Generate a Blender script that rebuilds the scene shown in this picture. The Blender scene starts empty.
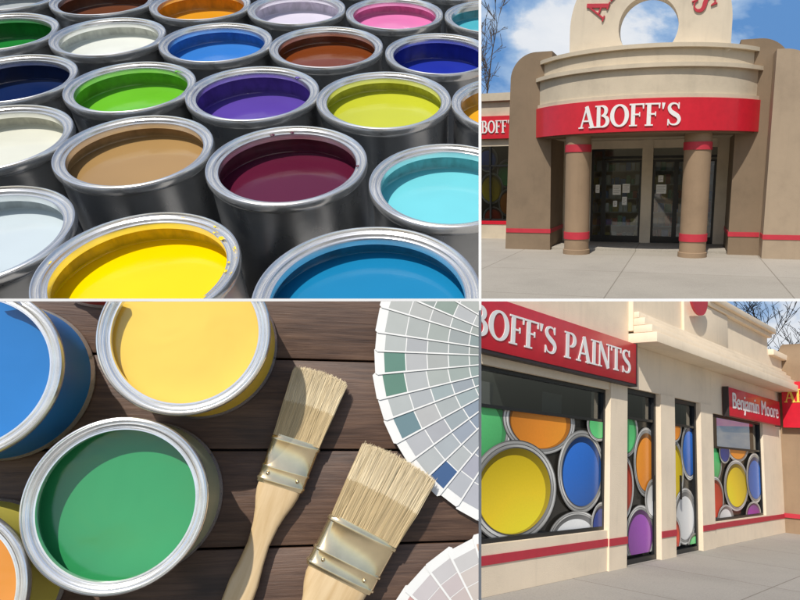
import bpy, bmesh, math, random
from mathutils import Vector as V, Matrix, noise
random.seed(7)
F=640.0
I4=Matrix.Identity(4)
scene=bpy.context.scene

# ------------------------------------------------------------------ materials
def newmat(name):
    m=bpy.data.materials.new(name); m.use_nodes=True
    nt=m.node_tree; b=nt.nodes["Principled BSDF"]
    return m,nt,b
def setp(b,**k):
    for n,v in k.items():
        n=n.replace("_"," ")
        if n in b.inputs: b.inputs[n].default_value=v
def col(c): return (c[0],c[1],c[2],1)
def N(nt,t,**k):
    n=nt.nodes.new(t)
    for a,v in k.items(): setattr(n,a,v)
    return n
def objco(nt,scale=(1,1,1)):
    tc=N(nt,"ShaderNodeTexCoord"); mp=N(nt,"ShaderNodeMapping"); mp.inputs["Scale"].default_value=scale
    nt.links.new(tc.outputs["Object"],mp.inputs["Vector"]); return mp.outputs["Vector"]
def noise_tex(nt,vec,scale,detail=4,rough=.55,dist=0):
    n=N(nt,"ShaderNodeTexNoise"); n.inputs["Scale"].default_value=scale; n.inputs["Detail"].default_value=detail
    n.inputs["Roughness"].default_value=rough; n.inputs["Distortion"].default_value=dist
    nt.links.new(vec,n.inputs["Vector"]); return n.outputs["Fac"]
def ramp(nt,fac,stops):
    r=N(nt,"ShaderNodeValToRGB"); e=r.color_ramp.elements
    while len(e)<len(stops): e.new(.5)
    for i,(p,c) in enumerate(stops): e[i].position=p; e[i].color=col(c)
    nt.links.new(fac,r.inputs["Fac"]); return r.outputs["Color"]
def bump(nt,b,h,strength=.3,dist=.01):
    n=N(nt,"ShaderNodeBump"); n.inputs["Strength"].default_value=strength; n.inputs["Distance"].default_value=dist
    nt.links.new(h,n.inputs["Height"]); nt.links.new(n.outputs["Normal"],b.inputs["Normal"])
def mixc(nt,fac,a,bc,mode="MIX"):
    m=N(nt,"ShaderNodeMix"); m.data_type='RGBA'; m.blend_type=mode
    def put(s,v):
        if isinstance(v,(tuple,list)): s.default_value=col(v)
        else: nt.links.new(v,s)
    if isinstance(fac,(int,float)): m.inputs[0].default_value=fac
    else: nt.links.new(fac,m.inputs[0])
    put(m.inputs[6],a); put(m.inputs[7],bc); return m.outputs[2]
def mul(c,k): return (min(1,c[0]*k),min(1,c[1]*k),min(1,c[2]*k))

def stucco(name,c,sc=1.0,rough=.85,var=.16,bs=.35):
    m,nt,b=newmat(name); vec=objco(nt)
    n1=noise_tex(nt,vec,1.3*sc,6,.65); n2=noise_tex(nt,vec,60*sc,3,.6)
    cc=ramp(nt,n1,[(.3,mul(c,1-var)),(.5,c),(.75,mul(c,1+var*.6))])
    st=noise_tex(nt,objco(nt,(7*sc,7*sc,.7*sc)),1,5,.6)
    cc=mixc(nt,ramp(nt,st,[(.55,(0,0,0)),(.8,(.35,.35,.35))]),cc,mul(c,.7))
    nt.links.new(cc,b.inputs["Base Color"]); setp(b,Roughness=rough); bump(nt,b,n2,bs,.01); return m
def plain(name,c,rough=.4,metal=0,coat=0,var=.06,scale=8):
    m,nt,b=newmat(name); n1=noise_tex(nt,objco(nt),scale,4)
    nt.links.new(ramp(nt,n1,[(.3,mul(c,1-var)),(.7,mul(c,1+var))]),b.inputs["Base Color"])
    setp(b,Roughness=rough,Metallic=metal,Coat_Weight=coat,Coat_Roughness=.1); return m
def paintmat(name,c):
    m,nt,b=newmat(name); vec=objco(nt)
    n1=noise_tex(nt,vec,9,2); n2=noise_tex(nt,vec,16,2,.5,.6)
    nt.links.new(ramp(nt,n1,[(.3,mul(c,.93)),(.7,mul(c,1.05))]),b.inputs["Base Color"])
    setp(b,Roughness=.16,Coat_Weight=.6,Coat_Roughness=.05); bump(nt,b,n2,.22,.008); return m
def wallpaint(name,c):
    m,nt,b=newmat(name); vec=objco(nt)
    n=noise_tex(nt,objco(nt,(1,1,.5)),55,4,.6,.5)
    nt.links.new(ramp(nt,n,[(.35,mul(c,.6)),(.6,mul(c,.95)),(.72,mul(c,.75))]),b.inputs["Base Color"])
    setp(b,Roughness=.3,Coat_Weight=.3); bump(nt,b,n,.2,.002); return m
def vcolmat(name,rough=.6):
    m,nt,b=newmat(name); a=N(nt,"ShaderNodeVertexColor"); a.layer_name="Col"
    n=noise_tex(nt,objco(nt),40,3)
    nt.links.new(mixc(nt,1.0,a.outputs["Color"],ramp(nt,n,[(.2,(.92,.92,.92)),(.8,(1,1,1))]),"MULTIPLY"),b.inputs["Base Color"])
    setp(b,Roughness=rough); return m

def metalmat(name,c,met,r0=.2,r1=.3):
    m,nt,b=newmat(name); vec=objco(nt)
    n=noise_tex(nt,vec,30,3,.5)
    nt.links.new(ramp(nt,n,[(.3,mul(c,.88)),(.7,mul(c,1.05))]),b.inputs["Base Color"])
    nt.links.new(ramp(nt,n,[(.3,(r1,r1,r1)),(.7,(r0,r0,r0))]),b.inputs["Roughness"])
    setp(b,Metallic=met); return m
METAL=metalmat("tin_rim_metal",(.93,.93,.92),.80,.16,.26); TINBODY=metalmat("tin_body_metal",(.50,.51,.52),.88,.25,.35)
BEIGE=stucco("beige_stucco",(.60,.51,.38)); BROWN=stucco("brown_stucco",(.20,.14,.085)); TAN=stucco("tan_stucco",(.23,.165,.105)); COLM=stucco("column_stucco",(.30,.205,.125)); TAN2=stucco("light_tan_stucco",(.38,.29,.20))
CREAM=stucco("cream_stucco",(.66,.57,.44)); CREAM2=stucco("street_cream_stucco",(.84,.70,.52),1,.85,.1)
RED=plain("red_sign_paint",(.62,.012,.03),.35,0,.3); REDT=plain("red_trim_paint",(.50,.03,.05),.5)
WHITE=plain("white_lettering",(.84,.83,.80),.4,0,0,.02); DARK=plain("dark_frame_metal",(.02,.021,.022),.35,.3)
BLACKM=plain("sign_edge",(.03,.02,.02),.5)
VCOL=vcolmat("printed_card",.55); VGLOSS=vcolmat("window_graphic",.2)
def glassm(name,alpha,tint):
    m,nt,b=newmat(name); out=nt.nodes["Material Output"]
    g=N(nt,"ShaderNodeBsdfGlossy"); g.inputs["Roughness"].default_value=.03; g.inputs["Color"].default_value=(.9,.95,1,1)
    t=N(nt,"ShaderNodeBsdfTransparent"); t.inputs["Color"].default_value=col(tint)
    fr=N(nt,"ShaderNodeFresnel"); fr.inputs["IOR"].default_value=1.6
    ad=N(nt,"ShaderNodeMath",operation='ADD'); ad.inputs[1].default_value=alpha; nt.links.new(fr.outputs[0],ad.inputs[0])
    mx=N(nt,"ShaderNodeMixShader"); nt.links.new(ad.outputs[0],mx.inputs[0]); nt.links.new(t.outputs[0],mx.inputs[1]); nt.links.new(g.outputs[0],mx.inputs[2])
    nt.links.new(mx.outputs[0],out.inputs["Surface"]); return m
GLASS=glassm("shop_glass",.05,(.72,.78,.78))
def concrete(name,c,jx,jy):
    m,nt,b=newmat(name); vec=objco(nt)
    n1=noise_tex(nt,vec,.5,8,.72); n2=noise_tex(nt,vec,45,4,.7); n3=noise_tex(nt,vec,4,6,.75,.5)
    cc=ramp(nt,n1,[(.3,mul(c,.72)),(.5,c),(.72,mul(c,1.14))])
    cc=mixc(nt,ramp(nt,n3,[(.52,(0,0,0)),(.75,(.5,.5,.5))]),cc,mul(c,.55))
    cc=mixc(nt,.5,cc,ramp(nt,n2,[(.3,mul(c,.65)),(.7,mul(c,1.2))]))
    br=N(nt,"ShaderNodeTexBrick"); br.offset=0; br.inputs["Scale"].default_value=1
    br.inputs["Brick Width"].default_value=jx; br.inputs["Row Height"].default_value=jy; br.inputs["Mortar Size"].default_value=.010
    br.inputs["Color1"].default_value=(1,1,1,1); br.inputs["Color2"].default_value=(.93,.93,.92,1); br.inputs["Mortar"].default_value=(.58,.56,.53,1)
    nt.links.new(vec,br.inputs["Vector"])
    nt.links.new(mixc(nt,1.0,cc,br.outputs["Color"],"MULTIPLY"),b.inputs["Base Color"]); setp(b,Roughness=.9); bump(nt,b,n2,.3,.01); return m

# ------------------------------------------------------------------ mesh helpers
class Ctx: pass
C=Ctx()
def setup(M,planes): C.M=M; C.planes=planes
def root(name):
    e=bpy.data.objects.new(name,None); scene.collection.objects.link(e); e.matrix_world=C.M; return e
def add(name,bm,mats,par=None,L=I4,smooth=True):
    W=C.M@L; R3=W.to_3x3(); Wi=W.inverted()
    for co,no in C.planes:
        bmesh.ops.bisect_plane(bm,geom=bm.verts[:]+bm.edges[:]+bm.faces[:],plane_co=Wi@co,plane_no=(R3.transposed()@no).normalized(),clear_outer=True,dist=1e-6)
    if not bm.verts: bm.free(); return None
    me=bpy.data.meshes.new(name); bm.to_mesh(me); bm.free()
    for m in (mats if isinstance(mats,(list,tuple)) else [mats]): me.materials.append(m)
    if smooth:
        for p in me.polygons: p.use_smooth=True
        me.set_sharp_from_angle(angle=.6)
    o=bpy.data.objects.new(name,me); scene.collection.objects.link(o)
    if par: o.parent=par; o.matrix_local=L
    else: o.matrix_world=W
    return o
def face(bm,pts,mi=0):
    f=bm.faces.new([bm.verts.new(p) for p in pts]); f.material_index=mi; return f
def box(bm,x0,x1,y0,y1,z0,z1,mi=0,bev=0):
    r=bmesh.ops.create_cube(bm,size=1); vs=r["verts"]
    for v in vs: v.co=V(((x0+x1)/2+v.co.x*(x1-x0),(y0+y1)/2+v.co.y*(y1-y0),(z0+z1)/2+v.co.z*(z1-z0)))
    fs=set(f for v in vs for f in v.link_faces)
    for f in fs: f.material_index=mi
    if bev:
        es=list(set(e for v in vs for e in v.link_edges))
        bmesh.ops.bevel(bm,geom=es,offset=bev,segments=2,affect='EDGES',profile=.5)
def prism(bm,pts,a0,a1,axis='z',mi=0):
    def P(p,a): return (p[0],p[1],a) if axis=='z' else (p[0],a,p[1])
    A=[bm.verts.new(P(p,a0)) for p in pts]; B=[bm.verts.new(P(p,a1)) for p in pts]; n=len(pts); fs=[]
    fs.append(bm.faces.new(A)); fs.append(bm.faces.new(B[::-1]))
    for i in range(n): fs.append(bm.faces.new((A[i],B[i],B[(i+1)%n],A[(i+1)%n])))
    for f in fs: f.material_index=mi
    bmesh.ops.recalc_face_normals(bm,faces=fs)
def lathe(bm,prof,seg=64,c=(0,0,0),mis=None):
    rings=[]
    for r,z in prof:
        if r<1e-6: rings.append([bm.verts.new((c[0],c[1],c[2]+z))])
        else: rings.append([bm.verts.new((c[0]+r*math.cos(2*math.pi*i/seg),c[1]+r*math.sin(2*math.pi*i/seg),c[2]+z)) for i in range(seg)])
    for k in range(len(prof)-1):
        a,b=rings[k],rings[k+1]; mi=mis[k] if mis else 0
        for i in range(seg):
            j=(i+1)%seg
            if len(b)==1: f=bm.faces.new((a[i],a[j],b[0]))
            elif len(a)==1: f=bm.faces.new((a[0],b[j],b[i]))
            else: f=bm.faces.new((a[i],a[j],b[j],b[i]))
            f.material_index=mi
def setcol(bm,f,c):
    l=bm.loops.layers.float_color.get("Col") or bm.loops.layers.float_color.new("Col")
    for lp in f.loops: lp[l]=col(c)
def cface(bm,pts,c,mi=0):
    bm.loops.layers.float_color.get("Col") or bm.loops.layers.float_color.new("Col")
    f=bm.faces.new([bm.verts.new(p) for p in pts]); f.material_index=mi; setcol(bm,f,c); return f

# ---- serif lettering, drawn as solid strokes (unit cap height)
def smoothpts(p,w,n=5):
    P=[V(q) for q in p]; out=[]; ow=[]
    for i in range(len(P)-1):
        p0=P[max(i-1,0)];p1=P[i];p2=P[i+1];p3=P[min(i+2,len(P)-1)]
        for k in range(n):
            t=k/n; out.append(.5*((2*p1)+(p2-p0)*t+(2*p0-5*p1+4*p2-p3)*t*t+(3*p1-p0-3*p2+p3)*t**3)); ow.append(w[i]+(w[i+1]-w[i])*t)
    out.append(P[-1]); ow.append(w[-1]); return out,ow
def arc(cx,cy,rx,ry,a0,a1,n=14): return [(cx+rx*math.cos(math.radians(a0+(a1-a0)*i/n)),cy+ry*math.sin(math.radians(a0+(a1-a0)*i/n))) for i in range(n+1)]
def ww(a0,a1,th,tn,n=14): return [tn+(th-tn)*abs(math.cos(math.radians(a0+(a1-a0)*i/n)))**1.3 for i in range(n+1)]
G={}
G['A']=(.86,[([(.10,0),(.42,1)],[.08,.08]),([(.40,1),(.72,0)],[.18,.18]),([(.2,.33),(.6,.33)],[.07,.07]),([(-.02,.03),(.24,.03)],[.06,.06]),([(.54,.03),(.88,.03)],[.06,.06])])
G['B']=(.74,[([(.17,0),(.17,1)],[.18,.18]),([(.0,.03),(.36,.03)],[.06]*2),([(.0,.97),(.34,.97)],[.06]*2),(arc(.32,.75,.22,.22,90,-90),ww(90,-90,.17,.07)),(arc(.34,.28,.28,.25,90,-90),ww(90,-90,.18,.07))])
G['O']=(.88,[(arc(.43,.5,.34,.465,0,360,36),ww(0,360,.19,.08,36))])
G['F']=(.70,[([(.17,0),(.17,1)],[.18,.18]),([(.0,.03),(.36,.03)],[.06]*2),([(.0,.965),(.62,.965)],[.07]*2),([(.17,.52),(.46,.52)],[.07]*2),([(.62,.76),(.62,1.0)],[.05,.09]),([(.46,.42),(.46,.62)],[.05]*2)])
G["'"]=(.24,[([(.10,1),(.08,.72)],[.15,.05])])
sp,sw=smoothpts([(.53,.76),(.47,.91),(.32,.965),(.17,.91),(.12,.77),(.19,.62),(.34,.51),(.50,.40),(.57,.25),(.50,.09),(.33,.035),(.17,.09),(.09,.26)],[.05,.06,.07,.11,.15,.18,.2,.18,.15,.11,.07,.06,.05])
G['S']=(.70,[(sp,sw),([(.54,.72),(.54,1.0)],[.05]*2),([(.08,.0),(.08,.28)],[.05]*2)])
G['P']=(.70,[([(.17,0),(.17,1)],[.18,.18]),([(.0,.03),(.36,.03)],[.06]*2),([(.0,.97),(.34,.97)],[.06]*2),(arc(.32,.72,.25,.25,90,-90),ww(90,-90,.18,.07))])
G['I']=(.40,[([(.18,0),(.18,1)],[.18,.18]),([(.0,.03),(.36,.03)],[.06]*2),([(.0,.97),(.36,.97)],[.06]*2)])
G['N']=(.90,[([(.14,0),(.14,1)],[.07]*2),([(.14,1),(.70,0)],[.18,.18]),([(.72,0),(.72,1)],[.07]*2),([(.02,.03),(.28,.03)],[.06]*2),([(.0,.97),(.2,.97)],[.06]*2),([(.58,.97),(.86,.97)],[.06]*2)])
G['T']=(.74,[([(.34,0),(.34,1)],[.18,.18]),([(.17,.03),(.51,.03)],[.06]*2),([(.0,.965),(.68,.965)],[.07]*2),([(.02,.78),(.02,1)],[.06]*2),([(.66,.78),(.66,1)],[.06]*2)])
G[' ']=(.38,[])
def glyph(bm,ch,fn,depth,mi=0):
    """fn maps (x,y,d) -> point; d = distance proud of the sign face"""
    for k,(pts,ws) in enumerate(G[ch][1]):
        pts=[V(p) for p in pts]; n=len(pts); Lf=[];Rt=[]
        closed=(pts[0]-pts[-1]).length<1e-4
        for i in range(n):
            a=pts[i-1] if i else (pts[-2] if closed else pts[0]); b=pts[i+1] if i<n-1 else (pts[1] if closed else pts[-1])
            t=(b-a).normalized(); nn=V((-t.y,t.x)); Lf.append(pts[i]+nn*ws[i]/2); Rt.append(pts[i]-nn*ws[i]/2)
        d=depth*(1+.06*k)
        A=[bm.verts.new(fn(p.x,p.y,d)) for p in Lf]; B=[bm.verts.new(fn(p.x,p.y,d)) for p in Rt]
        A0=[bm.verts.new(fn(p.x,p.y,0)) for p in Lf]; B0=[bm.verts.new(fn(p.x,p.y,0)) for p in Rt]
        for i in range(n-1):
            for q in ((A[i],A[i+1],B[i+1],B[i]),(A0[i],A0[i+1],A[i+1],A[i]),(B[i],B[i+1],B0[i+1],B0[i])):
                f=bm.faces.new(q); f.material_index=mi
        for i in (0,n-1):
            try: bm.faces.new((A[i],B[i],B0[i],A0[i])).material_index=mi
            except: pass
def twidth(s): return sum(G[c][0] for c in s)
def flat_text(bm,s,x,z,size,y,depth,mi=0,squeeze=1):
    for ch in s:
        glyph(bm,ch,lambda a,b,d,x=x:(x+a*size*squeeze,y-d,z+b*size),depth,mi); x+=G[ch][0]*size*squeeze

# ------------------------------------------------------------------ open paint can (origin = centre of rim plane)
PM={}
def pm(key,c):
    if key not in PM: PM[key]=(paintmat("paint_"+key,c),wallpaint("paint_wet_wall_"+key,c))
    return PM[key]
def paint_can(key,c,x,y,R=.082,h=.17,lv=.032,body=None,drips=0,seg=96,zoff=0):
    p,w=pm(key,c); bm=bmesh.new()
    prof=[(R*.0,-h+.003),(R*.93,-h+.003),(R*.95,-h),(R*.985,-h+.002),(R*.985,-h+.006),(R*.96,-h+.010),(R*.96,-.018),(R*.965,-.012),(R*.985,-.010),(R,-.007),(R*1.0,-.0025),(R*.99,-.0005),(R*.975,0),(R*.962,-.0012),(R*.952,-.0048),(R*.938,-.0052),(R*.928,-.003),(R*.915,-.0018),(R*.90,-.0024),(R*.888,-.0055),(R*.874,-.0062),(R*.866,-.0045),(R*.852,-.0045),(R*.845,-.0075),(R*.85,-.011),(R*.935,-.014),(R*.935,-lv+.002),(R*.925,-lv+.0004),(R*.90,-lv),(R*.5,-lv),(0,-lv)]
    mis=[0,0,0,0,0,1,1]+[0]*17+[2,2,3,3,3,3]
    mis=mis[:len(prof)-1]
    lathe(bm,prof,seg,(0,0,0),mis)
    rd=random.Random(int(round(x*1000))+drips)
    for k in range(drips):
        a=rd.uniform(-.5,1.1) if k%3 else rd.uniform(0,6.28); rr=R*rd.choice([.865,.875,.92,.955]); s=rd.uniform(.0008,.0021)
        r=bmesh.ops.create_uvsphere(bm,u_segments=12,v_segments=8,radius=1)
        sx,sy=rd.uniform(.8,1.3),rd.uniform(.8,2.2)
        for v in r["verts"]:
            q=V((v.co.x*s*sx,v.co.y*s*sy,v.co.z*s*.45)); q.rotate(Matrix.Rotation(a,3,'Z')); v.co=q+V((rr*math.cos(a),rr*math.sin(a),-.0040))
        for f in set(f for v in r["verts"] for f in v.link_faces): f.material_index=3
    L=Matrix.Translation((x,y,zoff))@Matrix.Rotation(0 if drips else random.uniform(0,6),4,'Z')
    return add("paint_can",bm,[METAL,body or TINBODY,w,p],None,L)

def frame(up,H,s,Yd=None):
    up=V(up).normalized()
    if Yd is None:
        X=V((1,0,0)); X=(X-X.dot(up)*up).normalized(); Y=up.cross(X)
    else:
        Y=V(Yd); Y=(Y-Y.dot(up)*up).normalized(); X=Y.cross(up)
    R=Matrix((X,Y,up)).transposed().to_4x4()
    return X,Y,up,Matrix.Scale(s,4)@R@Matrix.Translation((0,0,-H))

O0=V((0,0,0))
# ================================================================== 1. field of open cans (upper left)
X,Y,up,M=frame((40,-640,719),.347,1.5)
setup(M,[(O0,V((1,0,0))),(O0,V((0,0,-1)))])
tl=[("yellow",(.88,.60,.0),-.272,.420,.081),("teal_blue",(.01,.19,.38),-.077,.396,.093),("pale_grey",(.50,.57,.60),-.428,.46,.077),("aqua",(.16,.56,.62),-.018,.572,.081),
("maroon",(.095,.010,.03),-.188,.600,.0825),("tan",(.36,.22,.085),-.353,.616,.079),("off_white",(.66,.66,.56),-.510,.632,.077),("green",(.14,.46,.025),-.420,.772,.076),
("purple",(.10,.055,.33),-.268,.768,.080),("lime_yellow",(.50,.52,.035),-.105,.764,.083),("navy",(.005,.017,.08),-.572,.782,.075),("amber",(.72,.36,.02),.057,.765,.078),
("royal_blue",(.015,.03,.33),-.043,.922,.078),("rust",(.18,.042,.010),-.206,.930,.080),("sky_blue",(.04,.20,.58),-.363,.930,.077),("white",(.72,.74,.68),-.517,.935,.076),("dark_green",(.01,.20,.03),-.672,.935,.077),
("orange",(.68,.30,.015),-.436,1.088,.077),("lilac_white",(.66,.62,.72),-.282,1.088,.077),("pink",(.72,.20,.44),-.124,1.086,.078),("turquoise",(.08,.42,.50),.035,1.088,.078),("brown",(.14,.045,.02),-.592,1.09,.077),("grey",(.42,.45,.46),-.748,1.09,.077),
("white",(.72,.74,.68),-.36,1.248,.078),("dark_green",(.01,.22,.03),-.52,1.248,.078),("amber",(.72,.36,.02),-.2,1.248,.078),("maroon",(.11,.012,.035),-.04,1.248,.078),("navy",(.006,.02,.09),-.68,1.248,.078),("aqua",(.16,.56,.62),-.19,.44-.19,.078)]
for i,(k,c,x,y,R) in enumerate(tl):
    paint_can(k,c,x,y,R*1.005,.165,.028+random.uniform(-.004,.010),None,{"yellow":16,"green":5,"purple":4,"maroon":4,"royal_blue":4}.get(k,0))
def slate():
    m,nt,b=newmat("slate_boards"); vec=objco(nt); n=noise_tex(nt,objco(nt,(1,8,1)),9,6,.6)
    nt.links.new(ramp(nt,n,[(.3,(.06,.068,.08)),(.7,(.14,.155,.175))]),b.inputs["Base Color"]); setp(b,Roughness=.6); bump(nt,b,n,.3,.002); return m
bm=bmesh.new()
for k in range(-6,18):
    box(bm,-2.2,1.2,k*.09+.002,k*.09+.088,-.185,-.1655,0,.0015)
box(bm,-2.2,1.2,-.6,1.62,-.2,-.1855)
add("slate_table",bm,slate())

# ================================================================== 2. wooden table with cans, brushes, colour fans (lower left)
TH=.095
X,Y,up,M=frame((140,-640,150),.691,.85)
setup(M,[(V((-.0014,0,0)),V((1,0,0))),(V((0,0,-.0014)),V((0,0,1)))])
lbl_b=plain("blue_can_label",(.015,.15,.45),.35); lbl_y=plain("yellow_can_label",(.74,.50,.06),.35); lbl_g=plain("plain_can_label",(.42,.44,.30),.35,.3); lbl_o=plain("mustard_can_label",(.60,.52,.10),.35); lbl_r=plain("red_can_label",(.30,.02,.02),.35)
paint_can("leaf_green",(.035,.29,.10),-.205,-.050,.0815,TH,.030,lbl_g)
paint_can("warm_yellow",(.86,.58,.09),-.160,.116,.083,TH,.018,lbl_y)
paint_can("cobalt",(.015,.17,.48),-.352,.072,.0845,TH,.02,lbl_b)
paint_can("tangerine",(.66,.25,.03),-.347,-.126,.0785,TH,.018,lbl_o)
paint_can("crimson",(.22,.015,.015),-.272,.240,.0845,TH,.022,lbl_r,0,96)
def wood():
    m,nt,b=newmat("dark_stained_wood"); tc=N(nt,"ShaderNodeTexCoord"); sx=N(nt,"ShaderNodeSeparateXYZ"); nt.links.new(tc.outputs["Object"],sx.inputs[0])
    d=N(nt,"ShaderNodeMath",operation='DIVIDE'); d.inputs[1].default_value=.105; nt.links.new(sx.outputs["Y"],d.inputs[0])
    fl=N(nt,"ShaderNodeMath",operation='FLOOR'); nt.links.new(d.outputs[0],fl.inputs[0])
    ml=N(nt,"ShaderNodeMath",operation='MULTIPLY'); ml.inputs[1].default_value=3.7; nt.links.new(fl.outputs[0],ml.inputs[0])
    cb=N(nt,"ShaderNodeCombineXYZ"); nt.links.new(ml.outputs[0],cb.inputs["Z"]); nt.links.new(ml.outputs[0],cb.inputs["X"])
    ad=N(nt,"ShaderNodeVectorMath",operation='ADD'); nt.links.new(tc.outputs["Object"],ad.inputs[0]); nt.links.new(cb.outputs[0],ad.inputs[1])
    mp=N(nt,"ShaderNodeMapping"); mp.inputs["Scale"].default_value=(2.2,20,1); nt.links.new(ad.outputs[0],mp.inputs["Vector"])
    n1=noise_tex(nt,mp.outputs[0],2.2,8,.68,1.3)
    mp2=N(nt,"ShaderNodeMapping"); mp2.inputs["Scale"].default_value=(8,200,1); nt.links.new(ad.outputs[0],mp2.inputs["Vector"])
    n2=noise_tex(nt,mp2.outputs[0],1.5,5,.7,.2)
    c1=ramp(nt,n1,[(.28,(.026,.013,.009)),(.45,(.080,.042,.027)),(.58,(.13,.072,.045)),(.78,(.22,.13,.083))])
    c2=mixc(nt,.4,c1,ramp(nt,n2,[(.35,(.034,.019,.013)),(.65,(.16,.092,.06))]))
    kn=noise_tex(nt,objco(nt,(5,12,1)),1.6,2,.4,.4); c2=mixc(nt,ramp(nt,kn,[(.62,(0,0,0)),(.74,(.75,.75,.75))]),c2,(.02,.011,.008))
    nt.links.new(c2,b.inputs["Base Color"]); setp(b,Roughness=.5); bump(nt,b,n2,.35,.0015); return m
WOOD=wood()
bm=bmesh.new()
for k in range(-6,7):
    box(bm,-1.2,.9,k*.105+.0012,k*.105+.1038,-TH-.03,-TH-.0005,0,.0012)
box(bm,-1.2,.9,-.62,.72,-TH-.04,-TH-.0305)
add("wooden_table",bm,WOOD)

def bristle_mat():
    m,nt,b=newmat("natural_bristle"); a=N(nt,"ShaderNodeVertexColor"); a.layer_name="Col"; nt.links.new(a.outputs["Color"],b.inputs["Base Color"]); setp(b,Roughness=.55); return m
BR=bristle_mat()
BRASS=plain("nickel_ferrule",(.80,.66,.42),.2,.9,0,.1,40)
def lightwood():
    m,nt,b=newmat("pale_handle_wood"); n=noise_tex(nt,objco(nt,(60,5,60)),2,5,.6,.4)
    nt.links.new(ramp(nt,n,[(.3,(.58,.40,.20)),(.7,(.74,.56,.33))]),b.inputs["Base Color"]); setp(b,Roughness=.38,Coat_Weight=.3); return m
LW=lightwood()
def brush(x,y,ang,w=.06,fl=.06,bl=.085,hl=.14,th=.022,seed=1):
    rnd=random.Random(seed)
    e=bpy.data.objects.new("paint_brush",None); scene.collection.objects.link(e)
    L=Matrix.Translation((x,y,-TH-.0005+th/2+.0005))@Matrix.Rotation(ang,4,'Z'); e.matrix_world=C.M@L
    Ms=C.M; C.M=Ms@L
    bm=bmesh.new()
    def sect(yy,hw,ht,n=32,ex=.6):
        out=[]
        for i in range(n):
            a=2*math.pi*i/n; ca,sa=math.cos(a),math.sin(a)
            out.append(bm.verts.new((hw*math.copysign(abs(ca)**ex,ca),yy,ht*math.copysign(abs(sa)**ex,sa))))
        return out
    def loft(S,mi=0,cap=True):
        for a,b in zip(S,S[1:]):
            for i in range(len(a)): bm.faces.new((a[i],a[(i+1)%len(a)],b[(i+1)%len(a)],b[i])).material_index=mi
        if cap: bm.faces.new(S[0]); bm.faces.new(S[-1])
    H=th/2
    S=[sect(yy*hl,ww_*w/2,hh*H) for yy,ww_,hh in [(-1.0,.30,.5),(-.985,.46,.62),(-.9,.56,.68),(-.75,.56,.7),(-.6,.47,.66),(-.45,.42,.62),(-.3,.50,.7),(-.2,.62,.8),(-.12,.76,.88),(-.05,.84,.92),(0.02,.86,.92)]]
    loft(S); add("handle",bm,LW,e)
    bm=bmesh.new()
    S=[]
    for yy,k in [(0,.93),(.04,.95),(.06,.985),(.09,.985),(.11,.95),(.30,.95),(.32,.985),(.35,.985),(.37,.95),(.86,.98),(.88,1.02),(.93,1.02),(.95,.99),(1,1.0)]:
        S.append(sect(yy*fl,k*w/2,k*H*(1.0)))
    loft(S); 
    for sx in (-.3,.3):
        r=bmesh.ops.create_uvsphere(bm,u_segments=12,v_segments=8,radius=.0022)
        for v in r["verts"]: v.co+=V((sx*w,.2*fl,H*.93))
    add("ferrule",bm,BRASS,e)
    bm=bmesh.new()
    S=[sect(fl*.95,.94*w/2,.85*H),sect(fl+bl*.5,1.0*w/2,.92*H),sect(fl+bl*.93,1.05*w/2,.62*H)]
    for a,b in zip(S,S[1:]):
        for i in range(len(a)):
            f=bm.faces.new((a[i],a[(i+1)%32],b[(i+1)%32],b[i])); setcol(bm,f,(.46,.34,.17))
    f=bm.faces.new(S[-1]); setcol(bm,f,(.50,.38,.2))
    for k in range(4200):
        u=rnd.uniform(-1,1); t=rnd.uniform(-1,1)
        if k%2: t=rnd.uniform(.6,1.05)
        x0=u*.95*w/2; z0=t*.86*H
        x1=u*1.10*w/2+rnd.gauss(0,.0009); ln=bl*(1-.05*u*u)+rnd.gauss(0,.0017); z1=t*.72*H+rnd.gauss(0,.0005)
        hw=rnd.uniform(.00016,.00032); xm=(x0*.5+x1*.5)+rnd.gauss(0,.0005); zm=t*.98*H
        g=rnd.uniform(.75,1.1); c=(.62*g,.47*g,.25*g); c2=(.78*g,.64*g,.40*g)
        tw=V((hw,0,rnd.uniform(-hw,hw)*.5))
        p0=V((x0,fl*.96,z0));p1=V((xm,fl+ln*.5,zm));p2=V((x1,fl+ln,z1))
        cface(bm,(p0-tw,p0+tw,p1+tw,p1-tw),c); cface(bm,(p1-tw,p1+tw,p2+tw*.5,p2-tw*.5),c2)
    add("bristles",bm,BR,e,I4,False)
    C.M=Ms
brush(-.0640,-.040,math.radians(-17),.056,.054,.078,.138,.020,3)
brush(.005,-.138,math.radians(-27),.085,.058,.084,.15,.026,5)

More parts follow.
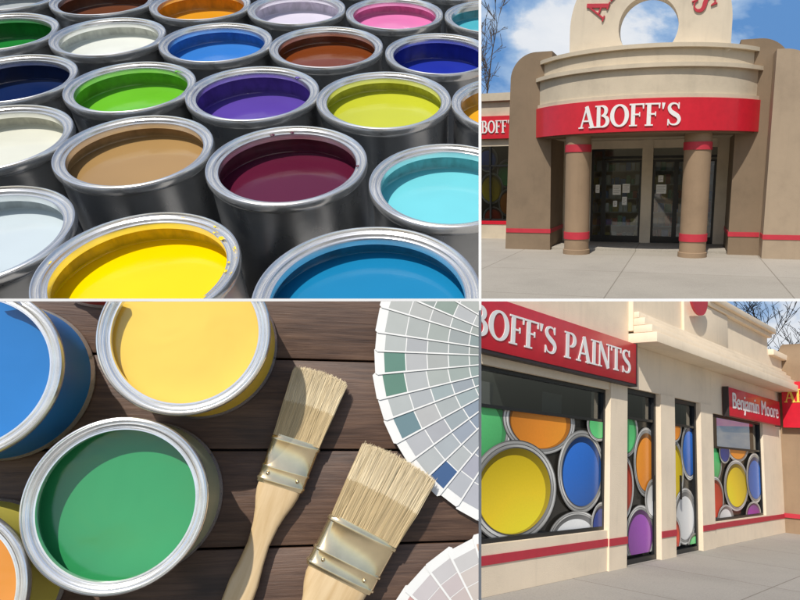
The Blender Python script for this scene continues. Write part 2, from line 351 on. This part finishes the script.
def colour_fan(px,py,r0,r1,a0,a1,n,pal,z0,seed,dark=1.0):
    rnd=random.Random(seed); bm=bmesh.new()
    step=(a1-a0)/n; half=r1*math.radians(step)*.60
    for i in range(n):
        a=math.radians(a0+step*(i+.5)+rnd.uniform(-.6,.6)); d=V((math.cos(a),math.sin(a),0)); s=V((-d.y,d.x,0)); z=z0+.0014*(n-i); R1=r1+rnd.uniform(-.003,.003)
        def P(r,q,zz=0): 
            hw=half*(.50+.50*(r-r0)/(R1-r0)); return V((px,py,z+zz))+d*r+s*q*hw
        ring=[P(r0,-1),P(R1-.003,-1),P(R1,-.86),P(R1,.86),P(R1-.003,1),P(r0,1)]
        cface(bm,ring,(.80,.80,.78))
        lo=[p-V((0,0,.0007)) for p in ring]
        for k in range(6): cface(bm,(ring[k],lo[k],lo[(k+1)%6],ring[(k+1)%6]),(.7,.7,.68))
        cells=7; base=pal[(i*len(pal))//n]; off=rnd.choice([0,0,0,1,3])
        for k in range(cells):
            ra=r0+.008+(R1-r0-.018)*k/cells; rb=r0+.008+(R1-r0-.018)*(k+.95)/cells
            t=((k+off)%cells)/(cells-1)*.85
            cc=tuple(min(.8,(base[j]*(1-t)+.56*t)*dark+rnd.uniform(-.012,.012)) for j in range(3))
            cface(bm,(P(ra,-.96,.0002),P(rb,-.96,.0002),P(rb,.86,.0002),P(ra,.86,.0002)),cc)
    add("colour_swatch_fan",bm,VCOL,None,I4,False)
colour_fan(.255,.120,.02,.222,146,266,17,[(.30,.36,.33),(.20,.28,.25),(.13,.26,.21),(.15,.27,.29),(.09,.19,.29),(.05,.13,.29),(.035,.10,.30),(.08,.16,.28)],-TH+.001,4,.85)
colour_fan(.215,-.262,.03,.172,68,172,10,[(.56,.40,.34),(.60,.42,.32),(.56,.34,.30),(.60,.48,.40)],-TH+.001,9,.95)

# ================================================================== 3. curved shop entrance (upper right)
S3=1.75
X,Y,up,M0=frame((-30,-640,3300),0,S3,(208,640,133))
r=V(((633-480)/F,1,(300-255)/F)); t=-1.75/r.dot(up); O=r*t
M=Matrix.Translation(O*S3)@M0
setup(M,[(O0,V((-1,0,0))),(O0,V((0,0,-1)))])
RT=root("curved_entrance_building")
R_,yc,xc=2.84,2.14,.05
def bow(bm,R,z0,z1,mi=0,yb=1.0,yc=yc,n=48):
    a=math.acos(min(1,max(-1,(yc-yb)/R))); pts=[(xc+R*math.sin(-a+2*a*i/n),yc-R*math.cos(-a+2*a*i/n)) for i in range(n+1)]
    prism(bm,pts,z0,z1,'z',mi)
bm=bmesh.new()
bow(bm,2.80,2.58,2.62,1); bow(bm,2.84,3.25,3.33); bow(bm,2.80,3.33,3.84); bow(bm,2.88,3.84,3.92); bow(bm,2.72,3.92,4.22); bow(bm,2.80,4.22,4.30)
box(bm,-2.5,2.55,1.003,3.4,2.585,4.26,0)
box(bm,-6,6,3.4,9,0,3.7,0)
add("bowed_canopy",bm,[BEIGE,BROWN],RT)
bm=bmesh.new(); bow(bm,2.87,2.61,3.25); add("red_sign_band",bm,RED,RT)
bm=bmesh.new(); s=.44; txt="ABOFF'S"; Rl=2.872; x=-twidth(txt)*s*1.0/2-.20
for ch in txt:
    def fn(a,b,d,x=x):
        th=(x+a*s*1.0)/Rl; return (xc+(Rl+d)*math.sin(th),yc-(Rl+d)*math.cos(th),2.71+b*s)
    glyph(bm,ch,fn,.02); x+=G[ch][0]*s*1.0
add("sign_lettering",bm,WHITE,RT,I4,False)
bm=bmesh.new(); cx,cz,ro,ri=.14,4.74,1.62,.60; n=96; ya,yb2=-.05,.35; ring=[]
for i in range(n):
    a=2*math.pi*i/n; ca,sa=math.cos(a),math.sin(a)
    ro_=ro if sa>=0 else min(ro/max(abs(ca),1e-6),.62/max(abs(sa),1e-6))
    ri_=min(ri,ro_*.98)
    ring.append([bm.verts.new((cx+q*ca,yy,cz+q*sa)) for q,yy in ((ri_,ya),(ro_,ya),(ro_,yb2),(ri_,yb2))])
for i in range(n):
    A,B=ring[i],ring[(i+1)%n]
    for k in range(4): bm.faces.new((A[k],A[(k+1)%4],B[(k+1)%4],B[k]))
bmesh.ops.recalc_face_normals(bm,faces=bm.faces[:])
add("arch_fin",bm,CREAM,RT)
bm=bmesh.new(); lets="ABOFF'S"
for i,ch in enumerate(lets):
    a=math.radians(158-i*(140/6)); s=.44
    def fn(u,v,d,a=a,s=s,ch=ch):
        u=(u-G[ch][0]/2)*s; rr=.92+v*s; return (cx+rr*math.cos(a)+u*math.sin(a),ya-d,cz+rr*math.sin(a)-u*math.cos(a))
    glyph(bm,ch,fn,.03)
add("arch_lettering",bm,REDT,RT,I4,False)
for sx in (-1.26,1.24):
    bm=bmesh.new(); lathe(bm,[(.30,0),(.30,.10),(.275,.11),(.275,2.60)],48,(sx,0,0),[0]*3)
    lathe(bm,[(.275,.34),(.29,.34),(.29,.50),(.275,.50)],48,(sx,0,0),[1]*3); lathe(bm,[(.275,2.24),(.29,2.24),(.29,2.40),(.275,2.40)],48,(sx,0,0),[1]*3)
    add("column",bm,[COLM,REDT],RT)
def arcpts(cx,cz,r,a0,a1,n=14): return [(cx+r*math.cos(math.radians(a0+(a1-a0)*i/n)),cz+r*math.sin(math.radians(a0+(a1-a0)*i/n))) for i in range(n+1)]
bm=bmesh.new()
prism(bm,[(-1.98,0),(-1.98,4.5)]+arcpts(-2.35,3.9,.6,90,180)+[(-3.08,0)],.55,3.6,'y',0)
prism(bm,[(1.98,0),(3.02,0)]+arcpts(2.35,3.85,.62,0,90)+[(1.98,4.47)],.55,3.6,'y',0)
add("entrance_piers",bm,[TAN],RT)
bm=bmesh.new()
prism(bm,[(2.62,0),(3.55,0),(3.5,3.3)]+arcpts(2.75,3.4,.75,0,90)[1:]+[(2.62,4.15)],.0,.55,'y',0)
box(bm,3.0,9,.9,2,0,3.1,0)
add("side_pier",bm,[TAN2],RT)
bm=bmesh.new(); box(bm,-3.062,-1.97,.536,3.5,.40,.50); box(bm,1.968,2.6,.536,3.5,.40,.50); box(bm,2.61,3.57,-.012,.52,.40,.50); box(bm,3.92,9,.888,1.5,.40,.5); add("red_stripe",bm,REDT,RT)
bm=bmesh.new()
box(bm,-1.98,-1.27,2.2,2.45,.06,2.585); box(bm,-.02,.24,2.12,2.45,.06,2.585); box(bm,1.72,1.98,2.2,2.45,.06,2.585); box(bm,-1.27,1.72,2.15,2.45,2.38,2.58)
add("doorway_wall",bm,[CREAM],RT)
bm=bmesh.new()
def doorframe(x0,x1,z0,z1,y,w=.055):
    box(bm,x0,x0+w,y,y+.07,z0,z1); box(bm,x1-w,x1,y,y+.07,z0,z1); box(bm,x0+w,x1-w,y,y+.07,z1-w,z1); box(bm,x0+w,x1-w,y,y+.07,z0,z0+.16)
doorframe(-1.27,-.95,.06,2.38,2.2); doorframe(-.95,-.02,.06,2.1,2.2); doorframe(.24,.80,.06,2.1,2.2); doorframe(.80,1.72,.06,2.1,2.2)
box(bm,-.95,-.02,2.2,2.27,2.14,2.2); box(bm,.24,1.72,2.2,2.27,2.14,2.2)
box(bm,-.12,-.09,2.13,2.16,.9,1.3); box(bm,.85,.88,2.13,2.16,.9,1.3)
add("door_frames",bm,DARK,RT)
bm=bmesh.new(); face(bm,[(-1.27,2.235,.06),(-.02,2.235,.06),(-.02,2.235,2.38),(-1.27,2.235,2.38)]); face(bm,[(.24,2.235,.06),(1.72,2.235,.06),(1.72,2.235,2.38),(.24,2.235,2.38)]); add("door_glass",bm,GLASS,RT,I4,False)
bm=bmesh.new(); rnd=random.Random(5)
for (a,b,c,d) in [(-.72,-.52,1.25,1.5),(-.48,-.30,1.30,1.52),(.34,.58,1.28,1.5),(1.0,1.22,1.28,1.55),(1.28,1.5,1.3,1.52),(-1.15,-1.05,1.3,1.5),(-.7,-.6,.95,1.1),(.38,.5,1.56,1.72),(-.48,-.36,1.0,1.2)]:
    cface(bm,[(a,2.19,c),(b,2.19,c),(b,2.19,d),(a,2.19,d)],(.80,.80,.77))
    for q in range(4):
        zz=d-(d-c)*(.2+.18*q); cface(bm,[(a+.02,2.187,zz-.008),(b-.02-.03*(q%2),2.187,zz-.008),(b-.02-.03*(q%2),2.187,zz),(a+.02,2.187,zz)],(.2,.2,.2))
for z in (.1,.45,.8,1.15,1.5,1.85):
    x=-1.6
    while x<2:
        w=rnd.uniform(.07,.16); h=rnd.uniform(.14,.26); g=rnd.choice([(.5,.5,.47),(.4,.12,.07),(.15,.22,.4),(.5,.4,.15),(.18,.3,.18),(.6,.6,.6),(.2,.2,.2)])
        cface(bm,[(x,2.7,z),(x+w,2.7,z),(x+w,2.7,z+h),(x,2.7,z+h)],g); x+=w+.02
    cface(bm,[(-1.6,2.65,z-.02),(2,2.65,z-.02),(2,2.65,z),(-1.6,2.65,z)],(.45,.45,.43))
add("notices_and_shelves",bm,VCOL,RT,I4,False)
bm=bmesh.new(); box(bm,-9,-3.0,3.0,3.39,0,.5); box(bm,-9,-3.0,3.0,3.39,2.55,3.95); box(bm,-3.5,-3.0,3.0,3.39,.5,2.55); box(bm,-9,-4.9,3.0,3.39,.5,2.55); box(bm,-9,-3.0,2.9,3.0,3.75,3.95); add("left_wing",bm,[BEIGE],RT)
bm=bmesh.new(); box(bm,-9,-3.03,2.985,3.0,.40,.50); box(bm,-6,-3.25,2.90,2.998,2.75,3.35); add("wing_sign",bm,RED,RT)
bm=bmesh.new(); flat_text(bm,"ABOFF'S",-4.62,2.9,.33,2.898,.02,0,.75); add("wing_sign_lettering",bm,WHITE,RT,I4,False)
bm=bmesh.new(); face(bm,[(-4.9,3.05,.5),(-3.5,3.05,.5),(-3.5,3.05,2.55),(-4.9,3.05,2.55)]); add("wing_glass",bm,glassm("wing_shop_glass",.03,(.5,.52,.5)),RT,I4,False)
bm=bmesh.new(); box(bm,-4.22,-4.17,3.0,3.06,.5,2.55); box(bm,-3.55,-3.5,3.0,3.06,.5,2.55); box(bm,-4.9,-3.55,3.0,3.06,2.0,2.05); box(bm,-4.9,-3.55,3.0,3.06,.5,.55); add("wing_window_frames",bm,DARK,RT)

def disc_can(bm,x,z,rx,rz,c,y,clip,ph):
    """printed picture of an open can; clipped to the pane"""
    b2=bmesh.new(); n=56; lay=b2.loops.layers.float_color.new("Col")
    def ellip(k,dy,ox,oz): return [V((x+ox*rx+rx*k*math.cos(2*math.pi*i/n),y-dy,z+oz*rz+rz*k*math.sin(2*math.pi*i/n))) for i in range(n)]
    def fan(k,fc,dy,ox=0,oz=0):
        P=ellip(k,dy,ox,oz); vs=[b2.verts.new(p) for p in P]; cc=b2.verts.new((x+ox*rx,y-dy,z+oz*rz)); cm=fc(None)
        for i in range(n):
            j=(i+1)%n; f=b2.faces.new((vs[i],vs[j],cc))
            for lp,q in zip(f.loops,(i,j,None)): lp[lay]=col(fc(q))
    def met(lo,hi,p):
        def g(q):
            if q is None: return (lo,lo,lo)
            a=2*math.pi*q/n; v=lo+(hi-lo)*(.5+.5*math.cos(2*(a-p)))**1.6*(.75+.25*math.cos(5*a+p)); return (v,v*.98,v*.92)
        return g
    fan(1.0,met(.10,.45,ph),.001); fan(.975,met(.40,.95,ph+.5),.002); fan(.925,met(.04,.2,ph),.003); fan(.91,met(.30,.85,ph+1.2),.004); fan(.86,met(.08,.3,ph),.005)
    def inner(q):
        if q is None: return mul(c,.4)
        a=2*math.pi*q/n; return mul(c,.40+.25*math.sin(a+2.6))
    fan(.835,inner,.006)
    def surf(q):
        if q is None: return c
        a=2*math.pi*q/n; return mul(c,.95+.28*math.sin(a+ph))
    fan(.755,surf,.007,-.045,-.06)
    for co,no in (((clip[0],0,0),(-1,0,0)),((clip[1],0,0),(1,0,0)),((0,0,clip[2]),(0,0,-1)),((0,0,clip[3]),(0,0,1))):
        bmesh.ops.bisect_plane(b2,geom=b2.verts[:]+b2.edges[:]+b2.faces[:],plane_co=V(co),plane_no=V(no),clear_outer=True)
    me=bpy.data.meshes.new("t"); b2.to_mesh(me); b2.free(); bm.from_mesh(me); bpy.data.meshes.remove(me)
CY=(.95,.68,.02);CB=(.03,.17,.62);CO=(.90,.30,.03);CR=(.72,.07,.03);CG=(.12,.60,.20);CP=(.34,.08,.44);CW=(.80,.80,.78);CN=(.02,.05,.25)
def graphic(x0,x1,z0,z1,y,lst,par,name="window_graphic"):
    bm=bmesh.new(); cface(bm,[(x0,y,z0),(x1,y,z0),(x1,y,z1),(x0,y,z1)],(.03,.027,.022))
    for k,(x,z,rx,rz,c) in enumerate(lst): disc_can(bm,x,z,rx,rz,c,y-.0085*(k+1)*.9,(x0,x1,z0,z1),k*1.3+x)
    return add(name,bm,VGLOSS,par,I4,False)
graphic(-4.9,-3.5,.5,2.55,3.15,[(-3.75,1.8,.3,.4,CG),(-4.2,1.4,.35,.45,CY),(-3.7,1.0,.3,.4,CO),(-4.15,.6,.3,.3,CR),(-4.3,2.2,.3,.35,CB)],RT)

PAVE3=concrete("entrance_concrete",(.38,.345,.29),2.6,2.6)
bm=bmesh.new(); face(bm,[(-60,-12,0),(60,-12,0),(60,120,0),(-60,120,0)]); add("pavement",bm,PAVE3,None,I4,False)
bm=bmesh.new(); box(bm,-1.97,1.97,.7,2.6,-.1,.06,0,.01); add("entrance_step",bm,PAVE3,RT)

BARK=plain("bark",(.09,.07,.055),.9)
def bare_tree(x,y,h,seed):
    rnd=random.Random(seed); bm=bmesh.new()
    def limb(p,d,l,r,dep):
        n=5; prev=None
        for i in range(n+1):
            q=p+d*(l/n) if i else p; p=q; rr=max(r*(1-.55*i/n),.008); a=d.orthogonal().normalized(); b=d.cross(a)
            ring=[bm.verts.new(q+a*rr*math.cos(k*math.pi/2.5)+b*rr*math.sin(k*math.pi/2.5)) for k in range(5)]
            if prev:
                for k in range(5): bm.faces.new((prev[k],prev[(k+1)%5],ring[(k+1)%5],ring[k]))
            prev=ring; d=(d+V((rnd.gauss(0,.08),rnd.gauss(0,.08),rnd.gauss(.02,.05)))).normalized()
            if dep<5 and (i>=3 or (dep>1 and i>=1)):
                for _ in range(rnd.choice([1,1,2]) if dep<3 else 1):
                    nd=(d+V((rnd.gauss(0,.6),rnd.gauss(0,.6),rnd.gauss(.15,.35)))).normalized(); limb(q,nd,l*rnd.uniform(.42,.62),rr*.55,dep+1)
    limb(V((x,y,0)),V((0,0,1)),h,h*.028,1)
    add("bare_tree",bm,BARK)
bare_tree(-5.2,7.5,4.2,11)

# ================================================================== 4. long shop front (lower right)
D2=V((160,640,2804)).normalized(); D1=V((560,640,-178)); D1=(D1-D1.dot(D2)*D2).normalized(); Nn=D2.cross(D1)
Rm=Matrix((D1,Nn,D2)).transposed().to_4x4(); M=Rm@Matrix.Translation((0,4.74,-1.6))
setup(M,[(O0,V((-1,0,0))),(O0,V((0,0,1)))])
R4=root("paint_shop_building")
bm=bmesh.new()
box(bm,3,8.5,0,.3,0,.54)
box(bm,3,8.5,0,.3,2.52,3.30)
box(bm,8.5,9.02,-.03,.3,0,3.30,0)
box(bm,9.02,12.5,0,.3,2.62,3.30)
box(bm,10.19,10.75,-.03,.3,0,2.618); box(bm,11.9,12.5,-.03,.3,0,2.618)
box(bm,12.503,15.62,0,.3,0,.45); box(bm,12.503,15.62,0,.3,2.48,3.30); box(bm,15.622,18.5,0,.3,0,3.30)
box(bm,3,18.5,.3,5,3.2,3.29)
add("street_wall",bm,[CREAM2],R4)
bm=bmesh.new()
box(bm,3,9.06,-.02,.4,3.302,4.9); box(bm,9.062,15.9,-.10,.4,3.50,4.50); box(bm,15.902,18.5,-.10,.4,3.50,4.1)
box(bm,9.062,18.6,-.50,.4,3.302,3.46,0,.01); box(bm,9.062,18.6,-.42,-.104,3.462,3.58,0,.01); box(bm,9.062,18.6,-.30,-.104,3.582,3.70,0,.01)
box(bm,9.062,18.6,-.20,-.104,3.702,3.80,0,.01)
box(bm,10.3,15.95,-.20,.45,4.502,4.60,0,.01); box(bm,10.2,16.0,-.28,.45,4.602,4.72,0,.01)
box(bm,15.96,18.6,-.22,.45,4.102,4.24,0,.01)
box(bm,10.9,13.1,-.16,-.102,3.802,4.49,0,.01)
add("parapet",bm,[CREAM2],R4)
bm=bmesh.new(); 
pts=[(11.2+.40*math.cos(2*math.pi*i/40),4.50+.36*math.sin(2*math.pi*i/40)) for i in range(40)]
prism(bm,pts,-.33,-.285,'y'); add("red_roundel",bm,REDT,R4)
bm=bmesh.new()
for a,b,y in ((3,8.5,-.012),(8.49,9.03,-.042),(10.18,10.76,-.042),(11.89,12.51,-.042),(12.52,18.4,-.012)): box(bm,a,b,y,y+.008,.33,.43)
add("red_stripe",bm,REDT,R4)
bm=bmesh.new(); box(bm,3,9.05,-.16,-.034,2.66,3.28,0,.006); box(bm,13.1,16.5,-.14,-.01,2.47,3.04,0,.006); add("sign_boxes",bm,RED,R4)
bm=bmesh.new(); box(bm,3,9.06,-.15,-.036,2.62,2.658); box(bm,9.052,9.075,-.165,-.036,2.62,3.29); box(bm,13.07,13.098,-.14,-.02,2.45,3.05); box(bm,16.502,16.53,-.14,-.02,2.45,3.05); add("sign_edges",bm,BLACKM,R4)
bm=bmesh.new(); T="ABOFF'S PAINTS"; sq=1.24; s=.35; flat_text(bm,T,8.88-twidth(T)*s*sq,2.79,s,-.162,.008,0,sq); add("sign_lettering",bm,WHITE,R4,I4,False)
cu=bpy.data.curves.new("t",'FONT'); cu.body="Benjamin Moore"; cu.size=.46; cu.extrude=.003; to=bpy.data.objects.new("t",cu); scene.collection.objects.link(to)
bpy.context.view_layer.update(); me=bpy.data.meshes.new_from_object(to.evaluated_get(bpy.context.evaluated_depsgraph_get())); bm=bmesh.new(); bm.from_mesh(me)
xs=[v.co.x for v in bm.verts]; k=3.05/(max(xs)-min(xs)); x0=min(xs)
for v in bm.verts: v.co=V((13.28+(v.co.x-x0)*k,-.146-v.co.z,2.63+v.co.y))
b3=bm.copy()
for v in b3.verts: v.co+=V((.022,-.002,.006))
me2=bpy.data.meshes.new("t2"); b3.to_mesh(me2); b3.free(); bm.from_mesh(me2)
bpy.data.objects.remove(to); add("small_sign_lettering",bm,WHITE,R4,I4,False)
def wframe(bm,x0,x1,z0,z1,y=.06,w=.05,muls=()):
    box(bm,x0,x0+w,y,y+.09,z0,z1); box(bm,x1-w,x1,y,y+.09,z0,z1); box(bm,x0+w,x1-w,y,y+.09,z1-w,z1); box(bm,x0+w,x1-w,y,y+.09,z0,z0+w)
    for m in muls: box(bm,x0+w,x1-w,y+.01,y+.08,m-.02,m+.02)
bm=bmesh.new()
wframe(bm,3,8.5,.54,2.52,muls=(2.06,)); wframe(bm,9.02,10.19,.0,2.62,w=.075,muls=(2.16,)); wframe(bm,10.75,11.9,0,2.62,w=.075,muls=(2.16,)); wframe(bm,12.5,15.62,.45,2.48,muls=(1.84,))
box(bm,9.95,9.98,-.02,.01,.9,1.3); box(bm,11.0,11.03,-.02,.01,.9,1.3)
add("window_frames",bm,DARK,R4)
graphic(3.05,8.45,.59,2.04,.13,[(5.70,1.80,.62,.50,CG),(6.95,1.96,.82,.42,CO),(6.45,1.10,.88,.60,CY),(7.95,1.34,.62,.56,CB),(7.80,.48,.66,.34,CW),(5.3,.6,.35,.3,CR),(8.35,2.0,.34,.24,CG),(8.45,.62,.3,.3,CN)],R4)
graphic(9.09,10.12,.12,2.14,.13,[(9.25,1.95,.42,.40,CG),(9.95,1.50,.45,.55,CO),(9.12,1.12,.38,.50,CR),(9.70,.38,.50,.46,CP),(10.15,.92,.3,.32,CW)],R4)
graphic(10.82,11.83,.12,2.14,.13,[(11.0,1.35,.45,.58,CY),(11.7,1.72,.38,.52,CB),(11.45,.60,.50,.48,CW),(10.9,.3,.34,.34,CR),(11.0,2.1,.3,.25,CO),(11.8,.1,.3,.2,CG)],R4)
graphic(12.55,15.57,.5,1.82,.13,[(12.85,1.55,.48,.42,CG),(14.25,1.93,.70,.36,CO),(14.1,1.10,.74,.52,CY),(12.85,.86,.48,.42,CR),(15.25,1.25,.60,.54,CB),(13.35,.46,.45,.28,CW),(15.0,.50,.50,.26,CP),(13.35,1.75,.3,.22,CN)],R4)
bm=bmesh.new()
for a,b,c,d in ((3.05,8.45,2.04,2.47),(9.09,10.12,2.16,2.56),(10.82,11.83,2.16,2.56),(12.55,15.57,1.84,2.43)): face(bm,[(a,.11,c),(b,.11,c),(b,.11,d),(a,.11,d)])
add("upper_glass",bm,glassm("dark_shop_glass",.05,(.35,.38,.38)),R4,I4,False)
bm=bmesh.new(); rnd=random.Random(3)
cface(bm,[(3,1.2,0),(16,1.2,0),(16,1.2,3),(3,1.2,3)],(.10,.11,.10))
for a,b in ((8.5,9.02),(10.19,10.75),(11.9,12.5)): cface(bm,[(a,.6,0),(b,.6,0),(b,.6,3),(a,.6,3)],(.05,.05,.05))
for a in (4.2,5.9,7.5): cface(bm,[(a,.5,2.06),(a+.5,.5,2.06),(a+.5,.5,2.4),(a,.5,2.4)],(.35,.36,.34))
add("shop_interior",bm,VCOL,R4,I4,False)
bm=bmesh.new()
prism(bm,[(17.0,0),(18.6,0),(18.6,4.6)]+arcpts(17.7,3.9,.72,90,180),-1.3,.0,'y',0)
box(bm,18.3,22,-2.2,.0,0,3.6,1); box(bm,18.6,22,-2.2,1,3.602,4.5,1)
add("entrance_pier",bm,[COLM,BROWN],R4)
bm=bmesh.new(); box(bm,16.80,16.975,-1.28,-.12,2.45,3.55); add("pier_sign",bm,RED,R4)
bm=bmesh.new(); x=-.18
YEL=plain("yellow_lettering",(.85,.62,.10),.4)
for ch in "ABOFF":
    glyph(bm,ch,lambda a,b,d,x=x:(16.798-d,x-a*.30,3.05+b*.32),.01); x-=G[ch][0]*.30
add("pier_sign_lettering",bm,YEL,R4,I4,False)
bm=bmesh.new(); box(bm,16.96,17.6,-1.32,.0,.35,.45); add("pier_stripe",bm,REDT,R4)
PAVE4=concrete("street_concrete",(.42,.39,.345),1.9,1.9)
bm=bmesh.new(); face(bm,[(-5,-14,0),(80,-14,0),(80,60,0),(-5,60,0)]); add("pavement",bm,PAVE4,None,I4,False)
bare_tree(25.5,2.5,5.2,21)

# ================================================================== sky backdrop behind the two shops
m,nt,b=newmat("cloudy_sky"); out=nt.nodes["Material Output"]; vec=objco(nt,(1,1,1.5))
n=noise_tex(nt,vec,.035,7,.56,.3); cc=ramp(nt,n,[(.40,(.13,.30,.62)),(.50,(.36,.52,.76)),(.58,(.80,.84,.90)),(.75,(.93,.94,.96))])
em=N(nt,"ShaderNodeEmission"); em.inputs["Strength"].default_value=.95; nt.links.new(cc,em.inputs["Color"]); nt.links.new(em.outputs[0],out.inputs["Surface"])
bm=bmesh.new(); n=24
pts=[(-30+200*i/n,150-40*abs(i/n-.4)**2) for i in range(n+1)]
for a,b2 in zip(pts,pts[1:]): face(bm,[(a[0],a[1],-70),(b2[0],b2[1],-70),(b2[0],b2[1],130),(a[0],a[1],130)])
setup(I4,[]); add("sky",bm,m)

# ================================================================== white divider between the four displays
bm=bmesh.new(); w=.0016
box(bm,-w,w,.745,.755,-.45,-w); box(bm,-w,w,.745,.755,w,.45); box(bm,-.75,.55,.745,.755,-w,w)
add("display_divider",bm,plain("divider_white",(.85,.85,.84),.5,0,0,.01))

# ================================================================== camera, sun, sky
cam=bpy.data.cameras.new("camera"); co=bpy.data.objects.new("camera",cam); scene.collection.objects.link(co); scene.camera=co
co.rotation_euler=(math.radians(90),0,0); cam.sensor_width=36; cam.lens=F/800*36; cam.shift_x=-.1; cam.clip_end=1000; cam.clip_start=.05
Sd=V((-.20,-.62,.76)).normalized()
sl=bpy.data.lights.new("sun",'SUN'); sl.energy=4.0; sl.angle=math.radians(.6); sl.color=(1,.95,.87); so=bpy.data.objects.new("sun",sl); scene.collection.objects.link(so)
so.rotation_euler=Sd.to_track_quat('Z','Y').to_euler()
wd=bpy.data.worlds.new("World"); scene.world=wd; wd.use_nodes=True; nt=wd.node_tree; bg=nt.nodes["Background"]
sk=nt.nodes.new("ShaderNodeTexSky"); sk.sky_type='NISHITA'; sk.sun_disc=False; sk.sun_elevation=math.asin(Sd.z); sk.sun_rotation=math.atan2(Sd.x,Sd.y)
nt.links.new(sk.outputs[0],bg.inputs["Color"]); bg.inputs["Strength"].default_value=.11
scene.view_settings.view_transform='Standard'; scene.view_settings.look='None'; scene.view_settings.exposure=0
